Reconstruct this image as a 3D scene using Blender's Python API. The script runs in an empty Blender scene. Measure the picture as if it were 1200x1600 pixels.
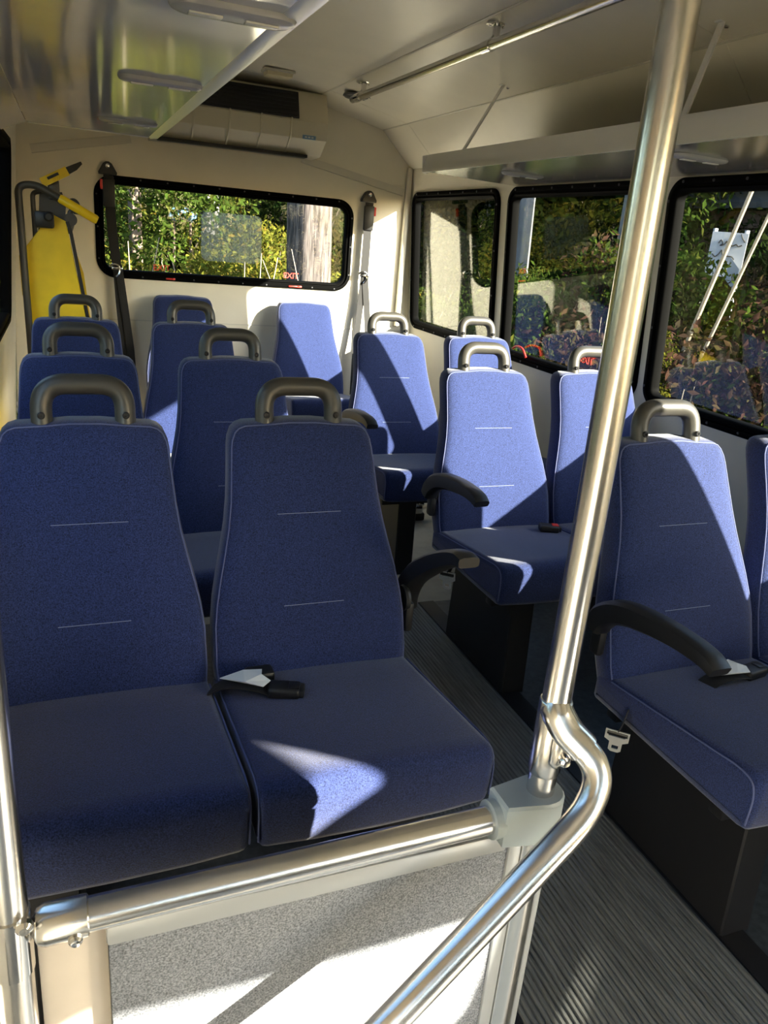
import bpy, bmesh, math, random
import numpy as np
from mathutils import Vector, Matrix
PI = math.pi
S = bpy.context.scene
C = S.collection
ZC = 1.32            # eye height above the bus floor; geometry below is written relative to the eye

# ------------------------------------------------------------------ camera, sky, sun, exposure
cam_data = bpy.data.cameras.new('camera')
cam = bpy.data.objects.new('camera', cam_data); C.objects.link(cam)
RW = ((0.9294, -0.3596, 0.0828), (-0.0485, -0.3414, -0.9387), (0.3658, 0.8684, -0.3347))
mw = Matrix.Identity(4)
for i in range(3):
    mw[i][0] = RW[0][i]; mw[i][1] = -RW[1][i]; mw[i][2] = -RW[2][i]
mw[2][3] = ZC
cam.matrix_world = mw
cam_data.sensor_fit = 'VERTICAL'; cam_data.sensor_height = 36.0
cam_data.lens = 1194.33 / 1600 * 36.0
cam_data.clip_start = 0.02
S.camera = cam
SUN_TRAVEL = Vector((-0.95, 1.0, -0.55)).normalized()
world = bpy.data.worlds.new('world'); S.world = world; world.use_nodes = True
wn = world.node_tree.nodes; wl = world.node_tree.links
bg = wn['Background']
sky = wn.new('ShaderNodeTexSky'); sky.sky_type = 'NISHITA'; sky.sun_disc = False
sky.sun_elevation = math.asin(-SUN_TRAVEL.z)
sky.sun_rotation = math.atan2(-SUN_TRAVEL.x, -SUN_TRAVEL.y)
wl.new(sky.outputs[0], bg.inputs[0]); bg.inputs[1].default_value = 0.70
sl = bpy.data.lights.new('sun', 'SUN'); sl.energy = 28.0; sl.angle = math.radians(0.55); sl.color = (1.0, 0.90, 0.76)
sun = bpy.data.objects.new('sun', sl); C.objects.link(sun)
sun.rotation_euler = SUN_TRAVEL.to_track_quat('-Z', 'Y').to_euler()
sun.location = (12, -12, 8)
S.view_settings.view_transform = 'Standard'; S.view_settings.look = 'None'
S.view_settings.gamma = 1.0; S.view_settings.use_curve_mapping = False
S.view_settings.exposure = 1.2
S.cycles.max_bounces = 10; S.cycles.diffuse_bounces = 5; S.cycles.glossy_bounces = 5
S.cycles.transparent_max_bounces = 16; S.cycles.transmission_bounces = 6
S.cycles.caustics_reflective = False; S.cycles.caustics_refractive = False
S.cycles.sample_clamp_indirect = 6.0

# ------------------------------------------------------------------ materials
def mat(name, col, rough=0.5, metal=0.0, var=0.0, scale=20.0, bump=0.0, bscale=None, sheen=0.0, spec=0.5, aniso=None, detail=3.0, stretch=None, coat=0.0):
    m = bpy.data.materials.new(name); m.use_nodes = True
    nt = m.node_tree; N = nt.nodes; L = nt.links
    b = N['Principled BSDF']
    b.inputs['Base Color'].default_value = (*col, 1); b.inputs['Roughness'].default_value = rough
    b.inputs['Metallic'].default_value = metal; b.inputs['Specular IOR Level'].default_value = spec
    if coat: b.inputs['Coat Weight'].default_value = coat; b.inputs['Coat Roughness'].default_value = 0.08
    if sheen:
        b.inputs['Sheen Weight'].default_value = sheen; b.inputs['Sheen Roughness'].default_value = 0.45
    if var or bump:
        tc = N.new('ShaderNodeTexCoord'); src = tc.outputs['Object']
        if stretch:
            mp = N.new('ShaderNodeMapping'); mp.inputs['Scale'].default_value = stretch
            L.new(src, mp.inputs[0]); src = mp.outputs[0]
    if var:
        n = N.new('ShaderNodeTexNoise'); n.inputs['Scale'].default_value = scale; n.inputs['Detail'].default_value = detail
        L.new(src, n.inputs['Vector'])
        r = N.new('ShaderNodeValToRGB'); e = r.color_ramp.elements
        e[0].position = 0.3; e[1].position = 0.7
        e[0].color = (*[max(0, c * (1 - var)) for c in col], 1); e[1].color = (*[min(1, c * (1 + var)) for c in col], 1)
        L.new(n.outputs[0], r.inputs[0]); L.new(r.outputs[0], b.inputs['Base Color'])
    if bump:
        n2 = N.new('ShaderNodeTexNoise'); n2.inputs['Scale'].default_value = bscale or scale; n2.inputs['Detail'].default_value = 4
        L.new(src, n2.inputs['Vector'])
        bp = N.new('ShaderNodeBump'); bp.inputs['Strength'].default_value = bump; bp.inputs['Distance'].default_value = 0.004
        L.new(n2.outputs[0], bp.inputs['Height']); L.new(bp.outputs[0], b.inputs['Normal'])
    return m

M = {}
M['fabric'] = mat('navy_fabric', (0.0195, 0.0310, 0.103), 0.85, var=0.6, scale=420, bump=0.25, bscale=500, sheen=0.32, spec=0.15, detail=2)
M['fabric_side'] = mat('navy_fabric_side', (0.02, 0.025, 0.08), 0.8, var=0.4, scale=420, bump=0.2, bscale=500, sheen=0.25, spec=0.15)
M['piping'] = mat('pale_piping', (0.075, 0.095, 0.22), 0.7)
M['thread'] = mat('pale_thread', (0.28, 0.32, 0.42), 0.7)
M['grip'] = mat('dark_grip', (0.045, 0.042, 0.036), 0.38, spec=0.6, bump=0.03, bscale=200)
M['black'] = mat('black_plastic', (0.009, 0.009, 0.010), 0.45)
M['blackmetal'] = mat('black_metal', (0.010, 0.010, 0.012), 0.4, spec=0.4)
M['rubber'] = mat('black_rubber', (0.003, 0.003, 0.003), 0.65, spec=0.03)
M['web'] = mat('black_webbing', (0.007, 0.0065, 0.0075), 0.7, var=0.3, scale=300)
M['wall'] = mat('cream_wall', (0.80, 0.75, 0.63), 0.42, var=0.03, scale=6, bump=0.06, bscale=90, spec=0.4)
M['ceil'] = mat('cream_ceiling', (0.82, 0.77, 0.65), 0.38, var=0.03, scale=5, bump=0.12, bscale=70, spec=0.45)
M['trim'] = mat('pale_trim', (0.66, 0.62, 0.53), 0.35)
M['steel'] = mat('brushed_steel', (0.74, 0.72, 0.69), 0.22, 1.0, var=0.06, scale=40, stretch=(60, 60, 1.0), bump=0.03, bscale=30)
M['chrome'] = mat('chrome', (0.75, 0.73, 0.70), 0.12, 1.0)
M['alu'] = mat('aluminium', (0.80, 0.79, 0.77), 0.28, 0.35, var=0.03, scale=3)
M['gloss'] = mat('glossy_rack_panel', (0.62, 0.62, 0.66), 0.10, 0.0, var=0.06, scale=2.5, bump=0.03, bscale=3, spec=1.0)
M['gloss2'] = mat('satin_rack_panel', (0.48, 0.46, 0.42), 0.15, 0.5, var=0.06, scale=2.5, bump=0.03, bscale=4)
M['pod'] = mat('grey_pod_plastic', (0.46, 0.46, 0.48), 0.25)
M['lens'] = mat('clear_lens', (0.75, 0.75, 0.72), 0.15)
M['clamp'] = mat('bluish_grey_plastic', (0.36, 0.42, 0.46), 0.4)
M['channel'] = mat('grey_channel', (0.36, 0.38, 0.40), 0.4, 0.3)
M['carpet'] = mat('grey_carpet', (0.20, 0.215, 0.245), 0.95, var=0.5, scale=420, bump=0.35, bscale=480, spec=0.1)
M['beige'] = mat('beige_board', (0.62, 0.55, 0.47), 0.6, var=0.06, scale=12)
M['runner'] = mat('ribbed_rubber', (0.14, 0.145, 0.14), 0.5, var=0.35, scale=14, stretch=(9, 0.7, 1), spec=0.45, detail=6)
M['vinyl'] = mat('charcoal_vinyl', (0.045, 0.055, 0.066), 0.45, var=0.35, scale=60)
M['strip'] = mat('black_strip', (0.006, 0.006, 0.008), 0.5)
M['tan'] = mat('tan_vinyl', (0.30, 0.28, 0.23), 0.55, var=0.1, scale=20)
M['yellow'] = mat('lift_yellow', (0.78, 0.55, 0.015), 0.42, var=0.1, scale=9, bump=0.1, bscale=14)
M['yellowgrip'] = mat('grip_yellow', (0.85, 0.58, 0.01), 0.4)
M['darkgrey'] = mat('dark_grey_metal', (0.07, 0.07, 0.075), 0.4, 0.3)
M['red'] = mat('red_plastic', (0.62, 0.03, 0.02), 0.4)
M['redprint'] = mat('red_print', (0.75, 0.05, 0.03), 0.6)  # flat red lettering colour, no emission
M['white'] = mat('white_tag', (0.75, 0.76, 0.75), 0.6)
M['accream'] = mat('ac_cream', (0.68, 0.61, 0.46), 0.45, bump=0.05, bscale=60)
M['badge'] = mat('badge_blue', (0.18, 0.32, 0.50), 0.35)
M['lampglass'] = mat('lamp_cream', (0.72, 0.64, 0.44), 0.3)

def glass(name, tint, refl=1.0, f0=0.034):
    m = bpy.data.materials.new(name); m.use_nodes = True
    nt = m.node_tree; N = nt.nodes; L = nt.links; N.remove(N['Principled BSDF'])
    t = N.new('ShaderNodeBsdfTransparent'); t.inputs[0].default_value = (*tint, 1)
    g = N.new('ShaderNodeBsdfGlossy'); g.inputs['Roughness'].default_value = 0.0
    g.inputs[0].default_value = (refl, refl, refl, 1)
    lw = N.new('ShaderNodeLayerWeight'); lw.inputs[0].default_value = 0.5
    pw = N.new('ShaderNodeMath'); pw.operation = 'POWER'; pw.inputs[1].default_value = 5.0      # Schlick reflectance
    ma = N.new('ShaderNodeMath'); ma.operation = 'MULTIPLY_ADD'; ma.inputs[1].default_value = 0.95; ma.inputs[2].default_value = f0
    L.new(lw.outputs['Facing'], pw.inputs[0]); L.new(pw.outputs[0], ma.inputs[0])
    mx = N.new('ShaderNodeMixShader')
    L.new(ma.outputs[0], mx.inputs[0]); L.new(t.outputs[0], mx.inputs[1]); L.new(g.outputs[0], mx.inputs[2])
    L.new(mx.outputs[0], N['Material Output'].inputs[0])
    return m
M['glass_clear'] = glass('clear_glass', (0.94, 0.95, 0.93), f0=0.012)
M['glass_tint'] = glass('tinted_glass', (0.74, 0.76, 0.74))
M['fresnel'] = glass('plastic_lens_sheet', (0.86, 0.85, 0.80))
nt_ = M['fresnel'].node_tree; out_ = nt_.nodes['Material Output']; old_ = out_.inputs[0].links[0].from_socket
tr_ = nt_.nodes.new('ShaderNodeBsdfTranslucent'); tr_.inputs[0].default_value = (0.85, 0.78, 0.58, 1)
mz_ = nt_.nodes.new('ShaderNodeMixShader'); mz_.inputs[0].default_value = 0.19
nt_.links.new(old_, mz_.inputs[1]); nt_.links.new(tr_.outputs[0], mz_.inputs[2]); nt_.links.new(mz_.outputs[0], out_.inputs[0])

def leaf_mat(name, cols):
    m = bpy.data.materials.new(name); m.use_nodes = True
    nt = m.node_tree; N = nt.nodes; L = nt.links; N.remove(N['Principled BSDF'])
    ge = N.new('ShaderNodeNewGeometry'); r = N.new('ShaderNodeValToRGB')
    e = r.color_ramp.elements
    for i, c in enumerate(cols):
        if i > 1: e.new(1.0)
    for i, c in enumerate(cols):
        e[i].position = i / (len(cols) - 1); e[i].color = (*c, 1)
    L.new(ge.outputs['Random Per Island'], r.inputs[0])
    d = N.new('ShaderNodeBsdfDiffuse'); t = N.new('ShaderNodeBsdfTranslucent'); a = N.new('ShaderNodeMixShader')
    a.inputs[0].default_value = 0.45
    L.new(r.outputs[0], d.inputs[0]); L.new(r.outputs[0], t.inputs[0])
    L.new(d.outputs[0], a.inputs[1]); L.new(t.outputs[0], a.inputs[2]); L.new(a.outputs[0], N['Material Output'].inputs[0])
    return m
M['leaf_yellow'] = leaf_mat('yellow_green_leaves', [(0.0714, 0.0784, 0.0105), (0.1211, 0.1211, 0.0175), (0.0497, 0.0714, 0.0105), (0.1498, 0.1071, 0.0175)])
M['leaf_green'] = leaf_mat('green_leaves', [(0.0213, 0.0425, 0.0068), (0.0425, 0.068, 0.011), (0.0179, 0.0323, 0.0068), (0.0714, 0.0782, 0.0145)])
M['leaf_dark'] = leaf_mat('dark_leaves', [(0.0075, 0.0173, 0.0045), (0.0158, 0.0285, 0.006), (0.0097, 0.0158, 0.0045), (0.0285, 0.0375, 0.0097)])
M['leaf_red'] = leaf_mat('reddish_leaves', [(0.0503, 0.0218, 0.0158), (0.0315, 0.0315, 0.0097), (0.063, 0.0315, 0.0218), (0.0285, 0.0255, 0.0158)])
M['bark'] = mat('grey_bark', (0.055, 0.048, 0.044), 0.9, var=0.75, scale=8, stretch=(5, 5, 0.5), bump=1.0, bscale=9, spec=0.1, detail=6)
M['smoothbark'] = mat('smooth_grey_bark', (0.12, 0.12, 0.125), 0.8, var=0.15, scale=5, bump=0.2, bscale=8, spec=0.1)
M['brownbark'] = mat('brown_bark', (0.11, 0.085, 0.065), 0.9, var=0.4, scale=9, stretch=(4, 4, .7), bump=0.8, bscale=12, spec=0.1)
M['twig'] = mat('pale_twig', (0.24, 0.20, 0.15), 0.9)
M['ground'] = mat('leaf_litter', (0.022, 0.024, 0.012), 0.95, var=0.6, scale=5, bump=0.8, bscale=14, spec=0.05, detail=8)
M['shed'] = mat('brown_board', (0.085, 0.052, 0.040), 0.85, var=0.2, scale=6)
M['tarp'] = mat('blue_tarp', (0.10, 0.20, 0.30), 0.6)
M['board'] = mat('painted_board', (0.30, 0.31, 0.33), 0.6)
M['ink'] = mat('black_ink', (0.01, 0.01, 0.012), 0.7)

# ------------------------------------------------------------------ object helpers
WL = {}          # position (relative frame) of every object made here
ROOTS = []
def _link(o, loc, parent):
    C.objects.link(o); loc = Vector(loc); WL[o] = loc
    if parent is not None:
        o.parent = parent; o.location = loc - WL[parent]
    else:
        o.location = loc; ROOTS.append(o)
    return o
def tag(o, label=None, cat=None, group=None, kind=None):
    if label: o['label'] = label
    if cat: o['category'] = cat
    if group: o['group'] = group
    if kind: o['kind'] = kind
    return o
def thing(name, loc, label=None, cat=None, group=None, kind=None):
    return tag(_link(bpy.data.objects.new(name, None), loc, None), label, cat, group, kind)
def to_mesh(name, G, m, smooth=True, angle=35, off=(0, 0, 0)):
    V, F = G
    V = np.asarray(V, float) - np.asarray(off, float)
    me = bpy.data.meshes.new(name); me.from_pydata([tuple(v) for v in V], [], [tuple(f) for f in F])
    me.update()
    me.materials.append(m)
    if smooth:
        me.shade_smooth(); me.set_sharp_from_angle(angle=math.radians(angle))
    return me
def part(name, G, m, parent=None, smooth=True, angle=35, loc=None, label=None, kind=None, cat=None, group=None):
    """mesh object; vertices are given in the relative frame"""
    if loc is None:
        loc = WL[parent] if parent is not None else np.mean(np.asarray(G[0], float), axis=0)
    me = to_mesh(name, G, m, smooth, angle, loc)
    return tag(_link(bpy.data.objects.new(name, me), loc, parent), label, cat, group, kind)
def mpart(name, me, parent, loc=None, label=None):
    """object from a shared mesh whose vertices are local to the parent"""
    return tag(_link(bpy.data.objects.new(name, me), WL[parent] if loc is None else loc, parent), label)

def join(*Gs):
    V = []; F = []
    for v, f in Gs:
        k = len(V); V += [tuple(p) for p in v]; F += [tuple(i + k for i in q) for q in f]
    return V, F
def move(G, d): return [tuple(np.add(p, d)) for p in G[0]], G[1]
def box(c, s, bev=0.0, seg=2):
    bm = bmesh.new(); bmesh.ops.create_cube(bm, size=1)
    for v in bm.verts: v.co = Vector((v.co.x * s[0], v.co.y * s[1], v.co.z * s[2]))
    if bev: bmesh.ops.bevel(bm, geom=list(bm.edges), offset=bev, segments=seg, affect='EDGES', profile=0.5)
    bm.verts.index_update()
    G = [tuple(v.co + Vector(c)) for v in bm.verts], [[v.index for v in f.verts] for f in bm.faces]
    bm.free(); return G
def span(a, b, bev=0.0, seg=2):
    a = np.array(a, float); b = np.array(b, float); return box((a + b) / 2, np.abs(b - a), bev, seg)
def loft(rings, closed=False, caps=True):
    n = len(rings[0]); V = [tuple(p) for r in rings for p in r]; F = []
    m = len(rings)
    for i in range(m if closed else m - 1):
        a = i * n; b = ((i + 1) % m) * n
        for j in range(n): F.append((a + j, a + (j + 1) % n, b + (j + 1) % n, b + j))
    if caps and not closed:
        F.append(tuple(range(n - 1, -1, -1))); F.append(tuple((m - 1) * n + j for j in range(n)))
    return V, F
def frames(P, closed=False, up=None):
    P = [Vector(p) for p in P]; n = len(P); T = []
    for i in range(n):
        if closed: t = P[(i + 1) % n] - P[i - 1]
        else: t = P[min(i + 1, n - 1)] - P[max(i - 1, 0)]
        T.append(t.normalized())
    if up is None:
        up = Vector((0, 0, 1)) if abs(T[0].z) < 0.9 else Vector((1, 0, 0))
    u = Vector(up); u = (u - T[0] * u.dot(T[0])).normalized(); out = []
    for i in range(n):
        if i:
            q = T[i - 1].rotation_difference(T[i]); u = q @ u
            u = (u - T[i] * u.dot(T[i])).normalized()
        out.append((P[i], T[i], u, T[i].cross(u)))
    return out
def tube(P, r, seg=14, closed=False, up=None):
    rr = r if isinstance(r, (list, tuple)) else [r] * len(P)
    rings = []
    for (p, t, u, w), q in zip(frames(P, closed, up), rr):
        rings.append([tuple(p + (u * math.cos(2 * PI * k / seg) + w * math.sin(2 * PI * k / seg)) * q) for k in range(seg)])
    return loft(rings, closed)
def sweep(P, sec, closed=False, up=None):
    rings = []
    for i, (p, t, u, w) in enumerate(frames(P, closed, up)):
        s = sec[i] if isinstance(sec[0][0], (list, tuple)) else sec
        rings.append([tuple(p + u * a + w * b) for a, b in s])
    return loft(rings, closed)
def lathe(prof, c, axis='z', seg=18):
    rings = []
    for r, h in prof:
        ring = []
        for k in range(seg):
            a = 2 * PI * k / seg; x, y = r * math.cos(a), r * math.sin(a)
            p = {'z': (x, y, h), 'y': (x, h, y), 'x': (h, x, y)}[axis]
            ring.append(tuple(np.add(c, p)))
        rings.append(ring)
    return loft(rings)
def round_path(P, r, n=6):
    """polyline with rounded corners"""
    P = [Vector(p) for p in P]; out = [P[0]]
    for i in range(1, len(P) - 1):
        a = (P[i - 1] - P[i]); b = (P[i + 1] - P[i]); q = min(r, a.length * .49, b.length * .49)
        A = P[i] + a.normalized() * q; B = P[i] + b.normalized() * q
        for k in range(n + 1):
            t = k / n; out.append(A * (1 - t) ** 2 + P[i] * 2 * t * (1 - t) + B * t * t)
    out.append(P[-1]); return out
def spline(P, n=6):
    P = [Vector(p) for p in P]; Q = [P[0] * 2 - P[1]] + P + [P[-1] * 2 - P[-2]]; out = []
    for i in range(1, len(Q) - 2):
        for k in range(n):
            t = k / n; a, b, c, d = Q[i - 1:i + 3]
            out.append(0.5 * ((2 * b) + (c - a) * t + (2 * a - 5 * b + 4 * c - d) * t * t + (3 * b - a - 3 * c + d) * t ** 3))
    out.append(P[-1]); return out
def rrect(x0, y0, x1, y1, r, n=7):
    pts = []
    for cx, cy, a0 in ((x1 - r, y0 + r, -PI / 2), (x1 - r, y1 - r, 0), (x0 + r, y1 - r, PI / 2), (x0 + r, y0 + r, PI)):
        for k in range(n + 1):
            a = a0 + PI / 2 * k / n; pts.append((cx + r * math.cos(a), cy + r * math.sin(a)))
    return pts
def inset2(poly, d):
    """move a closed counter-clockwise 2D outline inwards by d"""
    n = len(poly); out = []
    for i in range(n):
        p = Vector(poly[i]); a = (p - Vector(poly[i - 1])); b = (Vector(poly[(i + 1) % n]) - p)
        if a.length < 1e-9: a = b
        if b.length < 1e-9: b = a
        a.normalize(); b.normalize()
        na = Vector((-a.y, a.x)); nb = Vector((-b.y, b.x)); k = na + nb
        k = k / max(k.length_squared / 2, 0.5)
        out.append(tuple(p + k * d))
    return out
def slab(poly, layers, mp):
    """layers of (inset, depth) of a 2D outline lofted together; mp(u, v, d) -> 3D"""
    rings = []
    cu = sum(p[0] for p in poly) / len(poly); cv = sum(p[1] for p in poly) / len(poly)
    for i, d in layers:
        q = [(cu + (u - cu) * i[1], cv + (v - cv) * i[1]) for u, v in inset2(poly, i[0])] if isinstance(i, tuple) else inset2(poly, i)
        rings.append([mp(u, v, d) for u, v in q])
    return loft(rings)
def holed(outer, holes, t, mp):
    cu = bpy.data.curves.new('tmp', 'CURVE'); cu.dimensions = '2D'; cu.fill_mode = 'BOTH'; cu.extrude = t / 2
    for pl in [outer] + holes:
        sp = cu.splines.new('POLY'); sp.points.add(len(pl) - 1); sp.use_cyclic_u = True
        for k, (u, v) in enumerate(pl): sp.points[k].co = (u, v, 0, 1)
    o = bpy.data.objects.new('tmp', cu); C.objects.link(o)
    me = bpy.data.meshes.new_from_object(o.evaluated_get(bpy.context.evaluated_depsgraph_get()))
    G = [mp(v.co.x, v.co.y, v.co.z + t / 2) for v in me.vertices], [list(p.vertices) for p in me.polygons]
    bpy.data.objects.remove(o); bpy.data.curves.remove(cu); bpy.data.meshes.remove(me)
    return G
def text_geo(s, size, depth, mp):
    cu = bpy.data.curves.new('tmp', 'FONT'); cu.body = s; cu.size = size; cu.extrude = depth; cu.align_x = 'CENTER'; cu.offset = size * 0.008
    o = bpy.data.objects.new('tmp', cu); C.objects.link(o)
    me = bpy.data.meshes.new_from_object(o.evaluated_get(bpy.context.evaluated_depsgraph_get()))
    G = [mp(v.co.x, v.co.y, v.co.z) for v in me.vertices], [list(p.vertices) for p in me.polygons]
    bpy.data.objects.remove(o); bpy.data.curves.remove(cu); bpy.data.meshes.remove(me)
    return G

# ------------------------------------------------------------------ floor
FZ = -1.32
floor = tag(part('floor', span((-0.33, -2.2, FZ - 0.05), (2.10, 2.42, FZ)), M['vinyl'], smooth=False), kind='structure')
part('rear_floor_vinyl', span((-0.33, 2.42, FZ - 0.05), (2.10, 4.72, FZ)), M['tan'], floor, smooth=False, label='tan vinyl at the rear')
# ribbed aisle runner: one mesh with real ribs
x0, x1, pitch = 0.70, 1.195, 0.0125
prof = []
x = x0
prof.append((x0, FZ + 0.0005))
while x + pitch <= x1:
    prof += [(x + 0.0015, FZ + 0.004), (x + 0.0030, FZ + 0.0075), (x + 0.0085, FZ + 0.0075), (x + 0.0100, FZ + 0.004)]; x += pitch
prof.append((x1, FZ + 0.0005))
nV = len(prof)
V = [(a, -1.6, b) for a, b in prof] + [(a, 2.42, b) for a, b in prof]
part('aisle_runner', (V, [(i, i + 1, nV + i + 1, nV + i) for i in range(nV - 1)]), M['runner'], floor, smooth=False, label='ribbed dark grey rubber runner')
part('edge_strip', span((1.197, -1.6, FZ), (1.262, 2.42, FZ + 0.004)), M['strip'], floor, smooth=False, label='black strip')
part('edge_strip', span((0.633, -1.6, FZ), (0.698, 2.42, FZ + 0.004)), M['strip'], floor, smooth=False, label='black strip')

# ------------------------------------------------------------------ walls with window openings
def right(u, v, w): return (2.0 - 0.08 * (v + 0.1) + w, u, v)          # u along the bus, v up, w outwards
def left(u, v, w): return (-0.242 + 0.07 * (v - 0.1) - w, u, v)
def rear(u, v, w): return (u, 4.69 + w, v)
def front(u, v, w): return (u, -2.05 - w, v)
WIN_R = [(3.56, -0.515, 4.645, 0.283), (2.397, -0.515, 3.475, 0.283), (1.215, -0.515, 2.352, 0.283), (0.63, -0.515, 1.10, 0.283)]
SUN_OPENINGS_R = [[(-1.75, -1.05), (-0.95, -1.05), (-0.923, -0.21), (-0.897, -0.20), (-0.874, -0.147), (-0.851, -0.04), (-1.05, 0.061), (-1.216, 0.151), (-1.406, 0.26), (-1.75, 0.30)],  # unseen entry-side openings, shaped to throw sun patches on barrier and cushion
          [(-0.80, 0.005), (-0.774, -0.005), (-0.704, 0.007), (-0.641, 0.011), (-0.634, 0.03), (-0.67, 0.131), (-0.77, 0.114), (-0.80, 0.115)],
          [(-0.70, -0.542), (-0.53, -0.594), (0.016, -0.754), (-0.565, -0.574), (-0.70, -0.530)]]  # invented slot that lets the light streak onto the aisle floor
WIN_L = [(2.95, -0.505, 4.06, 0.283), (1.75, -0.505, 2.85, 0.283), (0.55, -0.505, 1.65, 0.283), (-1.6, -0.40, -0.5, 0.283)]
WIN_B = (0.135, -0.325, 1.605, 0.203)
WIN_F = (0.0, -0.55, 1.78, 0.42)
HB = 0.03
def hole(r, rad): return list(reversed(rrect(r[0] + HB, r[1] + HB, r[2] - HB, r[3] - HB, rad)))
side_out = [(-2.1, FZ - 0.02), (4.75, FZ - 0.02), (4.75, 0.43), (-2.1, 0.43)]
part('wall_right', holed(side_out, [hole(r, 0.06) for r in WIN_R] + [list(reversed(p)) for p in SUN_OPENINGS_R], 0.02, right), M['wall'], smooth=False, kind='structure')
part('wall_left', holed(side_out, [hole(r, 0.06) for r in WIN_L], 0.02, left), M['wall'], smooth=False, kind='structure')
CEIL = [(2.02, FZ - .02), (2.02, -0.4), (1.953, 0.43), (1.755, 0.615), (1.30, 0.715), (0.866, 0.74), (0.43, 0.715), (-0.025, 0.615), (-0.223, 0.43), (-0.28, -0.4), (-0.33, FZ - .02)]
CEIL[0] = (2.09, FZ - .02)
wall_rear = part('wall_rear', holed(CEIL, [hole(WIN_B, 0.075)], 0.05, rear), M['wall'], smooth=False, kind='structure')
part('wall_front', holed(CEIL, [hole(WIN_F, 0.1)], 0.05, front), M['darkgrey'], smooth=False, kind='structure')
# horizontal joint and plastic raceways on the rear wall
part('trim_1', box((0.87, 4.688, -0.552), (2.2, 0.004, 0.006)), M['trim'], smooth=False, kind='structure')
def strip(a, b, nm):
    part(nm, sweep([(a[0], 4.684, a[1]), (b[0], 4.684, b[1])], [(-.024, -.022), (-.020, .006), (.020, .006), (.024, -.022)], up=(0, 0, 1)), M['trim'], kind='structure')
strip((-0.16, 0.288), (0.33, 0.392), 'trim_2')
strip((1.27, 0.398), (1.915, 0.279), 'trim_3')
part('trim_4', span((1.925, 4.655, -0.52), (1.957, 4.689, 0.42), 0.01), M['trim'], kind='structure')

def window(name, mp, r, rad, gm, label_pane=None, screws=True, fr=0.046):
    u0, v0, u1, v1 = r
    c = mp((u0 + u1) / 2, (v0 + v1) / 2, 0)
    t = thing(name, c, kind='structure')
    poly = rrect(u0, v0, u1, v1, rad, 9)
    prof = [(0.0, 0.0), (0.0, -0.010), (0.006, -0.016), (0.020, -0.016), (0.024, -0.006), (0.030, -0.006), (0.034, -0.014), (fr - 0.006, -0.012), (fr, -0.004), (fr, 0.028), (0.032, 0.028), (0.032, 0.0)]
    part('window_frame', loft([[mp(u, v, w) for u, v in inset2(poly, i)] for i, w in prof], closed=True), M['rubber'], t, angle=50)
    part('pane', slab(inset2(poly, fr - 0.008), [(0, 0.020), (0, 0.024)], mp), M[gm], t, smooth=False)
    if screws:
        sc = []
        nu = max(2, int((u1 - u0) / 0.16)); nv = max(2, int((v1 - v0) / 0.2))
        spots = [(u0 + rad + (u1 - u0 - 2 * rad) * k / nu, v) for k in range(nu + 1) for v in (v0 + 0.013, v1 - 0.013)]
        spots += [(u, v0 + rad + (v1 - v0 - 2 * rad) * k / nv) for k in range(nv + 1) for u in (u0 + 0.013, u1 - 0.013)]
        for k, (u, v) in enumerate(spots):
            ring = lambda q, w: [mp(u + q * math.cos(a), v + q * math.sin(a), w) for a in [2 * PI * j / 8 for j in range(8)]]
            part('screw', loft([ring(0.005, -0.0155), ring(0.005, -0.018), ring(0.003, -0.0195)]), M['darkgrey'], t)
    return t
w1 = window('window_1', rear, WIN_B, 0.10, 'glass_clear')
w2 = window('window_2', right, WIN_R[0], 0.075, 'glass_tint')
w3 = window('window_3', right, WIN_R[1], 0.075, 'glass_tint')
w4 = window('window_4', right, WIN_R[2], 0.075, 'glass_tint')
w5 = window('window_5', right, WIN_R[3], 0.075, 'glass_tint', screws=False)
w6 = window('window_6', left, WIN_L[0], 0.075, 'glass_tint', screws=False)
w7 = window('window_7', left, WIN_L[1], 0.075, 'glass_tint', screws=False)
w8 = window('window_8', left, WIN_L[2], 0.075, 'glass_tint', screws=False)
w9 = window('window_9', left, WIN_L[3], 0.075, 'glass_tint', screws=False)
w10 = window('window_10', front, WIN_F, 0.12, 'glass_clear', screws=False)
d1 = thing('sun_opening_1', right(-1.2, -0.4, 0), kind='structure')  # glazing of the unseen openings cut to shape the sunlight
for p in SUN_OPENINGS_R:
    part('sun_opening_pane', slab(p, [(-0.004, 0.008), (-0.004, 0.012)], right), M['glass_clear'], d1, smooth=False)
    part('pane_seal', tube([right(u, v, -0.002) for u, v in inset2(p, -0.004)], 0.003, 6, closed=True), M['rubber'], d1)
# red EXIT prints and latches
for cx, cz in ((0.483, -0.272), (1.238, -0.268)):
    part('exit_print', text_geo('EXIT', 0.046, 0.0006, lambda a, b, c, cx=cx, cz=cz: (cx + a, 4.708 - c, cz + b)), M['redprint'], w1, smooth=False, label='red EXIT lettering')
for cx, w_ in ((0.52, 0.035), (1.245, 0.055)):
    part('latch', join(box((cx, 4.672, -0.312), (w_, 0.010, 0.009), 0.003), box((cx + w_ * 0.7, 4.670, -0.312), (w_ * .5, 0.008, 0.012), 0.003)), M['red'], w1, label='small red release latch')
part('exit_print', text_geo('EXIT', 0.045, 0.0006, lambda a, b, c: right(2.76 - a, -0.430 + b, 0.015 + c)), M['redprint'], w3, smooth=False, label='red EXIT lettering')
part('latch', tube(spline([right(3.33, -0.452, -0.015), right(3.28, -0.435, -0.022), right(3.22, -0.44, -0.026), right(3.19, -0.475, -0.022)], 5), 0.0055, 10), M['red'], w3, label='red bent release handle')
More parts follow.
